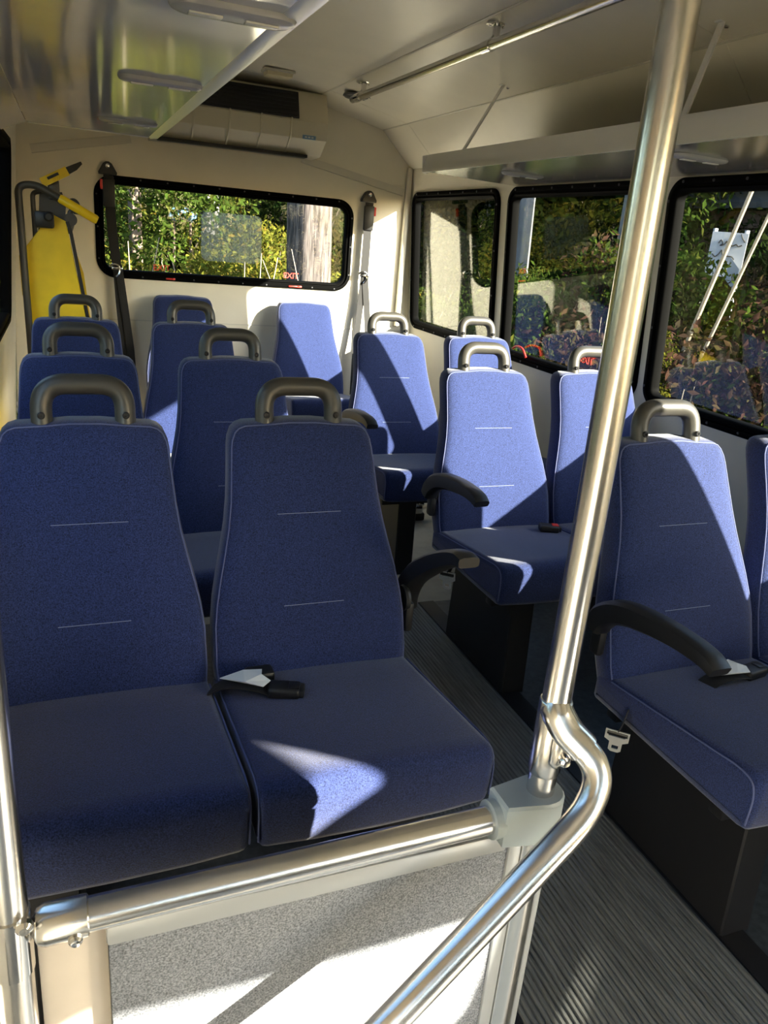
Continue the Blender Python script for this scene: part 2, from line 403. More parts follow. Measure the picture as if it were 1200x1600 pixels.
# stick-on plastic viewing lens on the rear pane
part('viewing_lens', slab(rrect(0.704, -0.200, 1.052, 0.066, 0.035), [(0, 0.0165), (0, 0.0195)], rear), M['fresnel'], w1, smooth=False, label='clear rounded plastic lens sheet stuck on the pane')

# ------------------------------------------------------------------ ceiling panels
ceiling = thing('ceiling', (0.866, 1.3, 0.75), kind='structure')
cp = [(1.953, 0.412), (1.755, 0.605), (1.30, 0.705), (0.43, 0.705), (-0.025, 0.605), (-0.223, 0.412)]
ys = [(-2.05, -0.5), (-0.5, 1.985), (1.985, 4.305), (4.305, 4.69)]
for (xa, za), (xb, zb) in zip(cp[:-1], cp[1:]):
    tx, tz = xb - xa, zb - za; ln = math.hypot(tx, tz); nx, nz = tz / ln, -tx / ln       # outward normal (up)
    g = 0.0015
    for ya, yb in ys:
        crown = 0.03 if xa > 1.2 and xb < 0.5 else 0.0
        A = []
        for k in range(7):
            t = k / 6; t2 = g / ln + (1 - 2 * g / ln) * t
            h = crown * (1 - (2 * t - 1) ** 2)
            A.append((xa + tx * t2 + nx * h, za + tz * t2 + nz * h))
        ring = A + [(p + nx * 0.02, q + nz * 0.02) for p, q in reversed(A)]
        part('ceiling_panel', loft([[(p, ya + g, q) for p, q in ring], [(p, yb - g, q) for p, q in ring]]), M['ceil'], ceiling, angle=25)
for xs, zs in ((1.755, 0.605), (1.30, 0.705), (0.43, 0.705), (-0.025, 0.605)):
    part('joint_strip', sweep([(xs, -2.04, zs), (xs, 4.68, zs)], [(-.002, -.006), (-.0045, 0), (-.002, .006), (.006, .004), (.006, -.004)], up=(0, 0, 1)), M['trim'], ceiling)
part('roof_skin', holed([(p * 1.0, q + 0.035) for p, q in cp] + [(-0.30, 0.40), (-0.25, 0.56), (-0.05, 0.70), (0.43, 0.79), (1.30, 0.79), (1.78, 0.70), (1.98, 0.56), (2.03, 0.40)], [], 6.85, lambda u, v, w: (u, -2.1 + w, v)), M['trim'], ceiling, smooth=False)
# cream ceiling lamp and round speaker
lamp = thing('ceiling_lamp', (0.985, 4.20, 0.715), 'small cream rectangular lamp on the ceiling in front of the air conditioner', 'lamp')
part('lamp_base', box((0.985, 4.14, 0.722), (0.15, 0.10, 0.012), 0.004), M['trim'], lamp)
part('lamp_cover', loft([rect for rect in [[(0.985 + sx * a, 4.14 + sy * b, z) for sx, sy in ((-1, -1), (1, -1), (1, 1), (-1, 1))] for a, b, z in ((0.065, 0.04, 0.717), (0.062, 0.037, 0.700), (0.045, 0.024, 0.694))]]), M['lampglass'], lamp, label='ribbed cream cover')
spk = thing('ceiling_speaker', (1.41, 4.17, 0.685), 'round dark speaker on the ceiling behind the end of the grab rail', 'speaker')
part('speaker_rim', lathe([(0.075, 0.0), (0.078, -0.008), (0.068, -0.014), (0.060, -0.010)], (1.41, 4.17, 0.682)), M['darkgrey'], spk)
part('speaker_grille', lathe([(0.062, -0.004), (0.055, -0.012), (0.02, -0.016), (0.004, -0.017)], (1.41, 4.17, 0.682)), M['black'], spk)

# ------------------------------------------------------------------ ceiling grab rail
rail = thing('ceiling_grab_rail', (1.32, 2.6, 0.63), 'long brushed steel grab rail hung under the right side of the ceiling', 'rail')
part('bar', tube([(1.32, -1.5, 0.628), (1.32, 1.0, 0.628), (1.32, 3.98, 0.628), (1.32, 3.995, 0.628)], [0.0165, 0.0165, 0.0165, 0.012], 18), M['steel'], rail)
for y in (2.60, 3.90, 0.3):
    b = part('bracket', join(lathe([(0.036, 0.0), (0.036, -0.005), (0.030, -0.007), (0.013, -0.008), (0.012, -0.03), (0.016, -0.045), (0.016, -0.055)], (1.345, y, 0.698)), tube([(1.345, y, 0.66), (1.335, y, 0.645), (1.322, y, 0.632)], 0.013, 12), tube([(1.32, y - 0.028, 0.628), (1.32, y + 0.028, 0.628)], 0.0195, 16)), M['chrome'], rail, label='steel hanging bracket')
    for s in (-1, 1): part('screw', lathe([(0.005, 0), (0.005, -0.003), (0.003, -0.005)], (1.345 + s * 0.024, y, 0.691), seg=8), M['chrome'], b)

# ------------------------------------------------------------------ luggage racks
def pod(parent, c, sx, sy):
    p = part('light_pod', slab(rrect(c[0] - sx / 2, c[1] - sy / 2, c[0] + sx / 2, c[1] + sy / 2, min(sx, sy) * 0.48), [(0, 0), (0, 0.003), (0.003, 0.008), (0.010, 0.011), (min(sx, sy) * .3, 0.012)], lambda u, v, d: (u, v, c[2] - d)), M['pod'], parent, label='grey oval light pod')
    for s in (-1, 1):
        lx = c[0] + s * sx * 0.22
        part('lens', span((lx - sx * 0.13, c[1] - sy * 0.13, c[2] - 0.0115), (lx + sx * 0.13, c[1] + sy * 0.13, c[2] - 0.0150), 0.0012), M['lens'], p, label='small clear light lens')
rl = thing('luggage_rack', (0.05, 1.2, 0.30), 'overhead luggage rack on the left with mirror-like grey underside', 'rack', 'overhead luggage racks')
part('underside_panel', span((-0.125, -1.2, 0.302), (0.315, 3.455, 0.309)), M['gloss'], rl, smooth=False, label='mirror-like grey underside')
part('side_cove', loft([[(-0.128, y, 0.302), (-0.222, y, 0.262), (-0.222, y, 0.268), (-0.128, y, 0.309)] for y in (-1.2, 3.455)]), M['gloss'], rl, smooth=False)
part('front_lip', sweep([(0.33, -1.2, 0.305), (0.33, 3.465, 0.305)], [(-.005, .016), (-.007, -.010), (-.001, -.022), (.030, -.034), (.052, -.036), (.054, -.032), (.030, -.028), (.006, -.010), (.006, .016)], up=(0, 0, 1)), M['alu'], rl, label='bright aluminium front lip')
part('edge_bead', tube([(-0.12, 3.457, 0.3035), (0.31, 3.457, 0.3035)], 0.004, 8), M['alu'], rl)
part('end_panel', span((-0.22, 3.445, 0.309), (0.315, 3.453, 0.335)), M['gloss2'], rl, smooth=False)
pod(rl, (0.215, 2.06, 0.302), 0.19, 0.055); pod(rl, (0.205, 2.98, 0.302), 0.19, 0.055); pod(rl, (0.245, 1.325, 0.302), 0.19, 0.075)
rr = thing('luggage_rack', (1.75, 1.2, 0.30), 'overhead luggage rack on the right above the side windows, held by steel struts', 'rack', 'overhead luggage racks')
part('underside_panel', loft([[(1.505, y, 0.300), (1.965, y, 0.288), (1.965, y, 0.296), (1.505, y, 0.308)] for y in (-1.2, 3.43)]), M['gloss2'], rr, smooth=False, label='shiny metal underside')
part('front_lip', sweep([(1.495, -1.2, 0.30), (1.495, 3.43, 0.30)], [(.066, .016), (.070, .010), (.062, .006), (.030, -.004), (.008, -.010), (-.004, -.008), (-.004, .000), (.006, .004), (.028, .008), (.058, .018)][::-1], up=(0, 0, 1)), M['alu'], rr, label='bright aluminium front lip')
part('end_cap', slab([(1.488, 0.296), (1.508, 0.292), (1.525, 0.300), (1.515, 0.345), (1.502, 0.370), (1.482, 0.364), (1.484, 0.33)], [(0, 3.431), (0, 3.437)], lambda u, v, d: (u, d, v)), M['alu'], rr)
pod(rr, (1.69, 1.92, 0.2965), 0.19, 0.06); pod(rr, (1.72, 2.95, 0.2955), 0.19, 0.06)
for ya, yb in ((3.085, 3.10), (1.80, 1.915), (0.45, 0.55)):
    s_ = part('strut', sweep([(1.500, ya, 0.352), (1.668, yb, 0.632)], [(-.010, -.003), (.010, -.003), (.010, .003), (-.010, .003)], up=(0, 1, 0)), M['alu'], rr, smooth=False, label='flat metal strut')
    part('strut_foot', box((1.675, yb, 0.628), (0.05, 0.024, 0.008), 0.002), M['alu'], s_)
    part('bolt', lathe([(0.007, 0), (0.007, -0.005), (0.004, -0.008)], (1.686, yb, 0.622), seg=8), M['chrome'], s_)

# ------------------------------------------------------------------ air conditioner on the rear wall
ac = thing('air_conditioner', (0.9, 4.55, 0.55), 'cream air conditioner unit high on the rear wall with black intake', 'air conditioner')
pr = [(4.688, 0.392), (4.515, 0.400), (4.50, 0.408), (4.405, 0.472), (4.398, 0.486), (4.385, 0.555), (4.388, 0.560), (4.44, 0.700), (4.46, 0.708), (4.688, 0.702)]
G = loft([[(0.42, y, z) for y, z in pr], [(1.325, y, z) for y, z in pr]])
part('body', G, M['accream'], ac, angle=20)
for xr in (0.62, 0.80, 0.965, 1.125):
    part('rib', sweep([(xr, 4.502, 0.404), (xr, 4.402, 0.470), (xr, 4.394, 0.486), (xr, 4.381, 0.560), (xr, 4.437, 0.703)], [(-.006, -.005), (.006, -.005), (.003, .004), (-.003, .004)], up=(0, -1, 0.3)), M['accream'], ac, angle=30)
part('intake', loft([[(0.50, 4.3825, 0.563), (1.163, 4.3825, 0.563), (1.163, 4.428, 0.690), (0.50, 4.428, 0.690)], [(0.50, 4.376, 0.566), (1.163, 4.376, 0.566), (1.163, 4.4215, 0.6925), (0.50, 4.4215, 0.6925)]]), M['black'], ac, smooth=False, label='black intake grille')
for k in range(6):
    z = 0.577 + k * 0.02; y = 4.3755 + (z - 0.563) * 0.354
    part('louver', span((0.52, y - 0.004, z), (1.15, y + 0.004, z + 0.006), 0.001, 1), M['black'], ac, smooth=False)
part('outlet', span((0.45, 4.478, 0.386), (1.245, 4.55, 0.402), 0.004), M['black'], ac, label='black outlet slot')
bd = part('badge', loft([[(1.188, 4.3935, 0.470), (1.262, 4.3935, 0.470), (1.262, 4.390, 0.490), (1.188, 4.390, 0.490)], [(1.190, 4.3905, 0.471), (1.260, 4.3905, 0.471), (1.260, 4.387, 0.489), (1.190, 4.387, 0.489)]]), M['badge'], ac, smooth=False, label='small blue and white badge')
for k in range(3):
    part('badge_mark', box((1.206 + k * 0.018, 4.3882, 0.480), (0.012, 0.002, 0.007)), M['white'], bd, smooth=False)

# ------------------------------------------------------------------ passenger seats
MC = {}
def cached(key, fn):
    if key not in MC: MC[key] = fn()
    return MC[key]
Z0 = 1.32      # seat frame: z from the floor, y forward negative from the handle
half = [(0.150, -1.00), (0.200, -0.985), (0.213, -0.95), (0.2195, -0.88), (0.2185, -0.80), (0.213, -0.755), (0.203, -0.705), (0.191, -0.655), (0.180, -0.605), (0.1725, -0.555), (0.168, -0.50), (0.1645, -0.45), (0.1615, -0.432), (0.154, -0.415), (0.143, -0.405), (0.128, -0.400), (0.07, -0.397), (0.03, -0.3935)]
outline = [(x, z) for x, z in half] + [(-x, z) for x, z in reversed(half)]
def yfront(z, d=0.0):
    zz = z + 0.92
    return -0.256 + zz * 0.385 + 0.012 * math.sin(min(max(zz / 0.5, 0), 1) * PI) * -1 + d
def bmap(u, v, d): return (u, yfront(v, d), v + Z0)
def backrest_geo(thick=0.085):
    lay = [((0.022, 0.12), -0.004), ((0.022, 0.28), -0.004), ((0.022, 0.45), -0.004), ((0.022, 0.62), -0.0037), ((0.022, 0.78), -0.003), ((0.022, 0.90), -0.0015), (0.022, 0.001), (0.011, 0.005), (0.004, 0.012), (0.001, 0.020), (0.0, 0.032), (0.0, thick - 0.025), (0.006, thick - 0.010), (0.020, thick - 0.001), ((0.02, 0.8), thick + 0.002)]
    return slab(outline, lay, bmap)
def piping_geo():
    o = [p for p in inset2(outline, 0.0045)]
    pts = [Vector(bmap(u, v, 0.0105)) for u, v in o[1:-1]]
    return tube(pts, 0.0017, 6)
def stitch_geo(z, h):
    return tube([bmap(-h + 2 * h * k / 8, z, -0.0048) for k in range(9)], 0.0005, 5)
HALFW = 0.2195
def cushion_geo():
    prof = [(-0.665, -0.965), (-0.660, -0.975), (-0.640, -0.980), (-0.20, -0.985), (-0.19, -0.975), (-0.19, -0.925), (-0.20, -0.915), (-0.23, -0.905), (-0.33, -0.893), (-0.45, -0.877), (-0.55, -0.864), (-0.62, -0.855), (-0.645, -0.853), (-0.658, -0.857), (-0.667, -0.866), (-0.671, -0.880), (-0.670, -0.92)]
    prof = prof[::-1]            # keep the outline counter-clockwise in (y, z)
    a = sum(prof[i - 1][0] * prof[i][1] - prof[i][0] * prof[i - 1][1] for i in range(len(prof)))
    if a < 0: prof = prof[::-1]
    lay = [(0.022, -HALFW), (0.008, -HALFW + 0.003), (0.002, -HALFW + 0.009), (0, -HALFW + 0.018), (-0.004, -0.12), (-0.0055, 0.0), (-0.004, 0.12), (0, HALFW - 0.018), (0.002, HALFW - 0.009), (0.008, HALFW - 0.003), (0.022, HALFW)]
    return slab(prof, lay, lambda u, v, d: (d, u, v + Z0))
def cushion_seam(sx):
    P = [(sx * (HALFW - 0.001), -0.25, -0.909 + Z0), (sx * (HALFW - 0.001), -0.45, -0.884 + Z0), (sx * (HALFW - 0.001), -0.62, -0.862 + Z0), (sx * (HALFW - 0.001), -0.655, -0.868 + Z0), (sx * (HALFW - 0.001), -0.664, -0.90 + Z0), (sx * (HALFW - 0.001), -0.662, -0.96 + Z0)]
    return tube(round_path(P, 0.02, 4), 0.0020, 6)
HX = 0.0795
def handle_geo():
    P = [(-HX, -0.030, -0.445 + Z0), (-HX, -0.004, -0.3255 + Z0), (HX, -0.004, -0.3255 + Z0), (HX, -0.030, -0.445 + Z0)]
    return tube(round_path(P, 0.050, 12), 0.0208, 20, up=(0, -1, 0))
def screw_geo(x, y, z):
    return lathe([(0.0075, 0.0), (0.0075, -0.002), (0.0055, -0.0035), (0.0025, -0.0035), (0.0022, -0.002)], (x, y, z), 'y', 12)
def armrest_geo(side, lift):
    """arm pivots on the side of the backrest; lift = rotation upwards in radians"""
    x = side * (HALFW + 0.030)
    P2 = [(0.0, 0.0), (-0.015, 0.030), (-0.05, 0.058), (-0.10, 0.078), (-0.16, 0.090), (-0.22, 0.098), (-0.28, 0.101), (-0.325, 0.098), (-0.352, 0.088)]
    Hh = [0.025, 0.028, 0.027, 0.025, 0.023, 0.021, 0.019, 0.016, 0.011]
    c, s = math.cos(lift), math.sin(lift)
    path = []
    for a, b in P2:
        path.append((x, -0.20 + 0.12 * lift + a * c + b * s, -0.785 - 0.09 * lift + Z0 - a * s + b * c))
    path = spline(path, 3)
    hh = np.interp(np.linspace(0, len(Hh) - 1, len(path)), range(len(Hh)), Hh)
    sec = []
    for h in hh:
        w = 0.024
        sec.append([(h * a, w * b) for a, b in ((1, .55), (.72, .92), (.2, 1), (-.75, .95), (-1, .6), (-1, -.6), (-.75, -.95), (.2, -1), (.72, -.92), (1, -.55))])
    return sweep(path, sec, up=(0, 0.3, 1))
def pedestal_geo(side):
    xa, xb = side * (HALFW - 0.095), side * (HALFW - 0.175)
    pts = [(-0.615, 0.0), (-0.20, 0.0), (-0.215, Z0 - 1.0), (-0.60, Z0 - 1.0)]
    lo, hi = min(xa, xb), max(xa, xb)
    return slab(pts, [(0.004, lo), (0, lo + .004), (0, hi - .004), (0.004, hi)], lambda u, v, d: (d, u, v))
def frame_geo(y):
    return span((-HALFW + .02, y - 0.018, Z0 - 1.012), (HALFW - .02, y + 0.018, Z0 - 0.978), .004)
NAVY_SEATS = 'navy passenger seats'
def mk(nm, fn, m, angle=35):
    return cached(nm, lambda: to_mesh(nm, fn(), m, True, angle))
def seat(x, y, label, arm=0, lift=0.0, handle=True, ped=1, dx=0.0, dz=0.0):
    t = thing('passenger_seat', (x, y, FZ), label, 'seat', NAVY_SEATS)
    b = mpart('backrest', mk('backrest', backrest_geo, M['fabric'], 60), t)
    mpart('piping', mk('piping', piping_geo, M['piping']), b)
    if handle:
        mpart('stitch_line', mk('stitch_a', lambda: stitch_geo(-0.577, 0.072), M['thread']), b)
        mpart('stitch_line', mk('stitch_b', lambda: stitch_geo(-0.763, 0.068), M['thread']), b)
    c = mpart('seat_cushion', mk('cushion', cushion_geo, M['fabric'], 60), t)
    for s in (-1, 1): mpart('seam', mk('seam%d' % s, lambda: cushion_seam(s), M['piping']), c)
    if handle:
        h = mpart('grab_handle', mk('handle', handle_geo, M['grip']), t, label='dark loop handle on top')
        for s in (-1, 1): mpart('screw', mk('hscrew%d' % s, lambda: screw_geo(s * HX, -0.0385, -0.382 + Z0), M['blackmetal']), h)
    if arm:
        a = mpart('armrest', cached('arm%d_%.2f' % (arm, lift), lambda: to_mesh('armrest', armrest_geo(arm, lift), M['black'], True, 40)), t, label='black curved armrest')
        mpart('pivot', cached('pivot%d' % arm, lambda: to_mesh('pivot', lathe([(0.030, 0.0), (0.032, arm * 0.006), (0.030, arm * 0.012), (0.012, arm * 0.014)], (arm * (HALFW + 0.001), -0.185, -0.785 + Z0), 'x', 16), M['black'])), a)
        mpart('lower_bracket', cached('armbr%d' % arm, lambda: to_mesh('lower_bracket', box((arm * (HALFW + 0.014), -0.195, -0.825 + Z0), (0.022, 0.036, 0.075), 0.008), M['black'])), a)
    for q in (-0.58, -0.25): mpart('support_bar', mk('frame%.2f' % q, lambda: frame_geo(q), M['blackmetal']), t)
    mpart('pedestal', cached('ped%d' % ped, lambda: to_mesh('pedestal', pedestal_geo(ped), M['blackmetal'], True, 30)), t, label='black pedestal')
    return t
LW, LA, RA, RWX = 0.0115, 0.4629, 1.3251, 1.7765
YL = [1.656, 2.490, 3.378]; YR = [1.450, 2.382, 3.299]
seat(LW, YL[0], 'navy seat nearest the camera, leftmost of the front pair by the left pole', ped=-1)
seat(LA, YL[0], 'navy front aisle seat with a black seat belt buckle and white tag on its cushion', arm=1, lift=0.45)
seat(LW, YL[1], 'navy seat directly behind the leftmost front seat', ped=-1)
seat(LA, YL[1], 'navy seat directly behind the front aisle seat of the left block', arm=1, lift=0.0)
seat(LW, YL[2], 'navy seat at the far left right in front of the yellow lift', ped=-1)
seat(LA, YL[2], 'navy aisle seat in the third row of the left block', arm=1, lift=0.0)
seat(RA, YR[0], 'navy aisle seat right of the upright steel pole, with long black armrest', arm=-1, lift=0.0, ped=-1)
seat(RWX, YR[0], 'navy window seat cut by the right edge of the photo', ped=1)
seat(RA, YR[1], 'sunlit seat left of the upright steel pole with a red-buttoned buckle on its cushion', arm=-1, lift=0.0, ped=-1)
seat(RWX, YR[1], 'sunlit window seat partly hidden behind the upright steel pole', ped=1)
seat(RA, YR[2], 'navy aisle seat in the rearmost right row with a diagonal shadow band', arm=-1, lift=0.0, ped=-1)
seat(RWX, YR[2], 'window seat in the rearmost right row, below the second side window', ped=1)
# the two low seats against the rear wall have no handles
seat(1.295, 4.625, 'sunlit seat without handle against the rear wall below the bright wall', handle=False, ped=1)
seat(0.585, 4.625, 'shaded seat without handle against the rear wall, under the left half of the rear window', handle=False, ped=1)

# ------------------------------------------------------------------ seat belt pieces lying on seats
def belt_buckle(loc, rot, label, red, tag_, strap=True):
    t = thing('seat_belt_buckle', loc, label, 'seat belt')
    ca, sa = math.cos(rot), math.sin(rot)
    def mp(G): return [(loc[0] + ca * p[0] - sa * p[1], loc[1] + sa * p[0] + ca * p[1], loc[2] + p[2]) for p in G[0]], G[1]
    if strap:
        part('webbing', mp(sweep(spline([(-0.125, 0.02, -0.012), (-0.09, 0.012, 0.012), (-0.045, 0.004, 0.020), (0.0, 0, 0.012)], 5), [(-.0012, -.023), (.0012, -.023), (.0012, .023), (-.0012, .023)], up=(0, 0, 1))), M['web'], t, label='black belt webbing')
    b = part('buckle_body', mp(join(box((0.028, 0, 0.013), (0.066, 0.042, 0.024), 0.007, 3), box((0.063, 0, 0.014), (0.012, 0.034, 0.016), 0.003))), M['black'], t)
    part('release_button', mp(box((0.048, 0.0, 0.0255), (0.022, 0.024, 0.004), 0.0015)), M['red'] if red else M['blackmetal'], b, label='red release button' if red else None)
    if tag_:
        part('care_tag', mp(loft([[(p[0], p[1], p[2] + d) for p in ((-0.105, 0.016, 0.020), (-0.050, -0.014, 0.034), (-0.012, -0.020, 0.030), (0.000, 0.000, 0.032), (-0.020, 0.012, 0.038), (-0.022, 0.034, 0.036), (-0.060, 0.030, 0.034))] for d in (0, 0.0015)])), M['white'], t, smooth=False, label='white fabric care tag')
    return t
belt_buckle((0.335, 1.305, -0.887), -0.35, 'black seat belt buckle with white tag on the front aisle seat', False, True)
part('receiver', box((0.325, 1.362, -0.875), (0.06, 0.04, 0.03), 0.008), M['black'], None, cat='seat belt', label='black belt receiver tucked against the front aisle seat backrest')
belt_buckle((1.445, 2.05, -0.889), -0.35, 'black buckle with red button on the sunlit right aisle seat', True, False, strap=False)
belt_buckle((1.405, 1.11, -0.888), 0.15, 'black buckle with white tag on the seat right of the steel pole', False, True)
def tongue(loc, label, yaw):
    t = thing('seat_belt_tongue', loc, label, 'seat belt')
    ca, sa = math.cos(yaw), math.sin(yaw)
    def R(p): return (loc[0] + ca * p[0] - sa * p[1], loc[1] + sa * p[0] + ca * p[1], loc[2] + p[2])
    def TR(g): return [R(p) for p in g[0]], g[1]
    part('webbing', TR(sweep([(0.012, 0.03, 0.05), (0.006, 0.012, 0.018), (0.0, 0.0, 0.004)], [(-.001, -.02), (.001, -.02), (.001, .02), (-.001, .02)], up=(1, 0, 0))), M['web'], t)
    part('roller', TR(tube([(-0.022, 0, 0.004), (0.022, 0, 0.004)], 0.0075, 12)), M['black'], t)
    outer = [(-0.026, 0.012), (-0.026, -0.018), (-0.014, -0.026), (-0.014, -0.052), (-0.008, -0.058), (0.008, -0.058), (0.014, -0.052), (0.014, -0.026), (0.026, -0.018), (0.026, 0.012)]
    holes = [[(-0.018, 0.004), (-0.018, -0.008), (0.018, -0.008), (0.018, 0.004)], [(-0.007, -0.036), (-0.007, -0.048), (0.007, -0.048), (0.007, -0.036)]]
    g = holed(outer, holes, 0.003, lambda u, v, w: R((u, -0.35 * v - w, v)))
    part('latch_plate', g, M['alu'], t, smooth=False, label='bright metal latch plate with a slot')
tongue((1.075, 1.115, -0.985), 'silver seat belt tongue hanging beside the seat right of the steel pole', -0.75)
tongue((1.075, 1.985, -0.992), 'silver seat belt tongue hanging under the sunlit right aisle seat', -0.7)

# ------------------------------------------------------------------ shoulder belts on the rear wall
def shoulder(path_up, anchor, label, low, red_side):
    t = thing('shoulder_belt', (anchor[0], 4.67, anchor[1]), label, 'seat belt', 'shoulder belts on the rear wall')
    ax_, az_ = anchor
    tri = [(ax_ - 0.045, az_ - 0.06), (ax_ + 0.045, az_ - 0.06), (ax_ + 0.047, az_ - 0.048), (ax_ + 0.022, az_ - 0.005), (ax_ + 0.008, az_ + 0.004), (ax_ - 0.008, az_ + 0.004), (ax_ - 0.022, az_ - 0.005), (ax_ - 0.047, az_ - 0.048)]
    a = part('anchor', slab(tri, [(0.003, 4.650), (0, 4.654), (0, 4.672), (0.0, 4.688)], lambda u, v, d: (u, d, v)), M['black'], t, label='black triangular anchor')
    part('anchor_bolt', lathe([(0.011, 0), (0.011, -0.006), (0.006, -0.009)], (ax_, 4.650, az_ - 0.018), 'y', 10), M['chrome'], a)
    sec = [(-.0015, -.025), (.0015, -.025), (.0015, .025), (-.0015, .025)]
    part('webbing', sweep(path_up, sec, up=(0, -1, 0)), M['web'], t, smooth=False)
    for q in low: part('webbing', sweep(q, [(a_, b_ * .8) for a_, b_ in sec], up=(0, -1, 0)), M['web'], t, smooth=False)
    part('buckle', box((path_up[0][0], 4.645, az_ - 0.15), (0.062, 0.022, 0.14), 0.006), M['black'], t, label='black plastic sleeve')
    part('release_button', box((path_up[0][0] + red_side * 0.036, 4.645, az_ - 0.11), (0.014, 0.016, 0.05), 0.004), M['red'], t, label='red button')
    k = path_up[-1]
    cl = part('hook', join(tube(spline([(k[0] - 0.04, k[1] - .012, k[2] + .01), (k[0] - .015, k[1] - .018, k[2] + .022), (k[0] + .01, k[1] - .016, k[2] + .012), (k[0] + .012, k[1] - .016, k[2] - .02), (k[0] - .006, k[1] - .018, k[2] - .045)], 4), 0.006, 8), box((k[0], k[1] - 0.008, k[2]), (0.058, 0.012, 0.016), 0.004)), M['chrome'], t, label='silver hook')
    return t
shoulder([(0.210, 4.648, 0.20), (0.213, 4.646, 0.05), (0.222, 4.640, -0.10), (0.238, 4.630, -0.27)], (0.208, 0.262), 'black shoulder belt hanging down the left end of the rear window',
         [[(0.236, 4.632, -0.25), (0.245, 4.63, -0.45), (0.262, 4.61, -0.70), (0.28, 4.56, -1.0)], [(0.245, 4.625, -0.25), (0.268, 4.622, -0.45), (0.295, 4.60, -0.70), (0.31, 4.55, -1.0)]], -1)
shoulder([(1.688, 4.648, 0.20), (1.686, 4.646, 0.0), (1.684, 4.644, -0.22)], (1.688, 0.262), 'black shoulder belt hanging in the sunlit patch right of the rear window',
         [[(1.682, 4.643, -0.22), (1.672, 4.642, -0.40), (1.655, 4.63, -0.62), (1.64, 4.58, -0.95)], [(1.688, 4.640, -0.22), (1.712, 4.636, -0.40), (1.735, 4.62, -0.62), (1.75, 4.57, -0.95)]], 1)

# ------------------------------------------------------------------ steel tie-down seen on the floor below the right seats
td = thing('floor_restraint', (1.60, 3.38, FZ), 'silver wheelchair restraint bar on the tan floor under the right rear seats', 'restraint')
part('bar', tube([(1.52, 3.30, FZ + 0.055), (1.95, 3.42, FZ + 0.055)], 0.012, 12), M['chrome'], td)
part('clamp_head', join(box((1.54, 3.30, FZ + 0.060), (0.10, 0.06, 0.045), 0.010), box((1.575, 3.305, FZ + 0.085), (0.05, 0.05, 0.02), 0.006)), M['chrome'], td)
part('base_block', box((1.55, 3.31, FZ + 0.020), (0.11, 0.07, 0.040), 0.008), M['black'], td)

# ------------------------------------------------------------------ yellow wheelchair lift, rear left
lift = thing('wheelchair_lift', (-0.08, 4.2, FZ), 'yellow wheelchair lift folded upright in the rear left corner', 'lift')
part('post', tube(round_path([(-0.190, 4.13, FZ + 0.001), (-0.200, 4.13, -0.40), (-0.205, 4.13, 0.095), (-0.130, 4.13, 0.105), (-0.025, 4.12, 0.052)], 0.07, 8), 0.0165, 14), M['grip'], lift, label='black bent handrail tube')
part('handle_grip', tube([(-0.033, 4.12, 0.056), (-0.025, 4.12, 0.052), (0.122, 4.10, -0.024), (0.130, 4.10, -0.028)], [0.017, 0.0205, 0.0205, 0.016], 14), M['yellowgrip'], lift, label='yellow grip')
part('inner_post', tube(round_path([(-0.135, 4.24, FZ + 0.001), (-0.148, 4.24, -0.40), (-0.150, 4.24, 0.070), (-0.11, 4.24, 0.080)], 0.04, 6), 0.011, 12), M['grip'], lift)
part('back_plate', slab([(-0.185, -1.31), (-0.10, -1.31), (-0.02, -0.12), (-0.005, 0.030), (-0.02, 0.085), (-0.12, 0.075), (-0.135, -0.10)], [(0, 4.262), (0, 4.274)], lambda u, v, d: (u, d, v)), M['darkgrey'], lift, smooth=False)
poly = [(-0.10, -1.30), (0.165, -1.30), (0.062, -0.494), (-0.009, -0.045), (-0.072, -0.016), (-0.224, -0.215), (-0.222, -0.394), (-0.189, -0.529)]
part('platform', slab(poly, [(0.003, 4.190), (0, 4.193), (0, 4.212), (0.003, 4.215)], lambda u, v, d: (u, d, v)), M['yellow'], lift, smooth=False, label='large yellow folded platform')
part('platform_edge', sweep([(0.178, 4.20, -1.30), (0.070, 4.20, -0.494), (0.010, 4.20, -0.09), (-0.004, 4.20, -0.045)], [(-.012, -.008), (.012, -.008), (.012, .008), (-.012, .008)], up=(0, 1, 0)), M['black'], lift, smooth=False)
part('outer_flap', slab([(0.115, -1.0), (0.145, -1.0), (0.088, -0.56), (0.060, -0.28), (0.035, -0.20), (0.028, -0.20), (0.032, -0.32), (0.07, -0.56)], [(0, 4.225), (0, 4.24)], lambda u, v, d: (u, d, v)), M['yellow'], lift, smooth=False)
cb = part('control_box', box((-0.103, 4.165, -0.045), (0.085, 0.05, 0.075), 0.012), M['black'], lift, label='black control box')
part('knob', lathe([(0.022, 0), (0.022, -0.012), (0.014, -0.018)], (-0.083, 4.140, -0.030), 'y', 14), M['black'], cb)
ap = Vector((-0.105, 4.16, 0.115)); aq = Vector((0.072, 4.16, 0.212)); dv = (aq - ap).normalized()
arm_ = part('latch_arm', sweep([ap, ap + dv * 0.13], [(-.020, -.012), (.020, -.012), (.020, .012), (-.020, .012)], up=(0, 0, 1)), M['yellowgrip'], lift, smooth=False, label='yellow latch arm with black tip')
part('arm_tip', sweep([ap + dv * 0.125, ap + dv * 0.17, ap + dv * 0.205], [[(-.016, -.009), (.016, -.009), (.016, .009), (-.016, .009)], [(-.013, -.009), (.014, -.009), (.014, .009), (-.013, .009)], [(.000, -.004), (.012, -.004), (.012, .004), (.000, .004)]], up=(0, 0, 1)), M['black'], arm_, smooth=False)
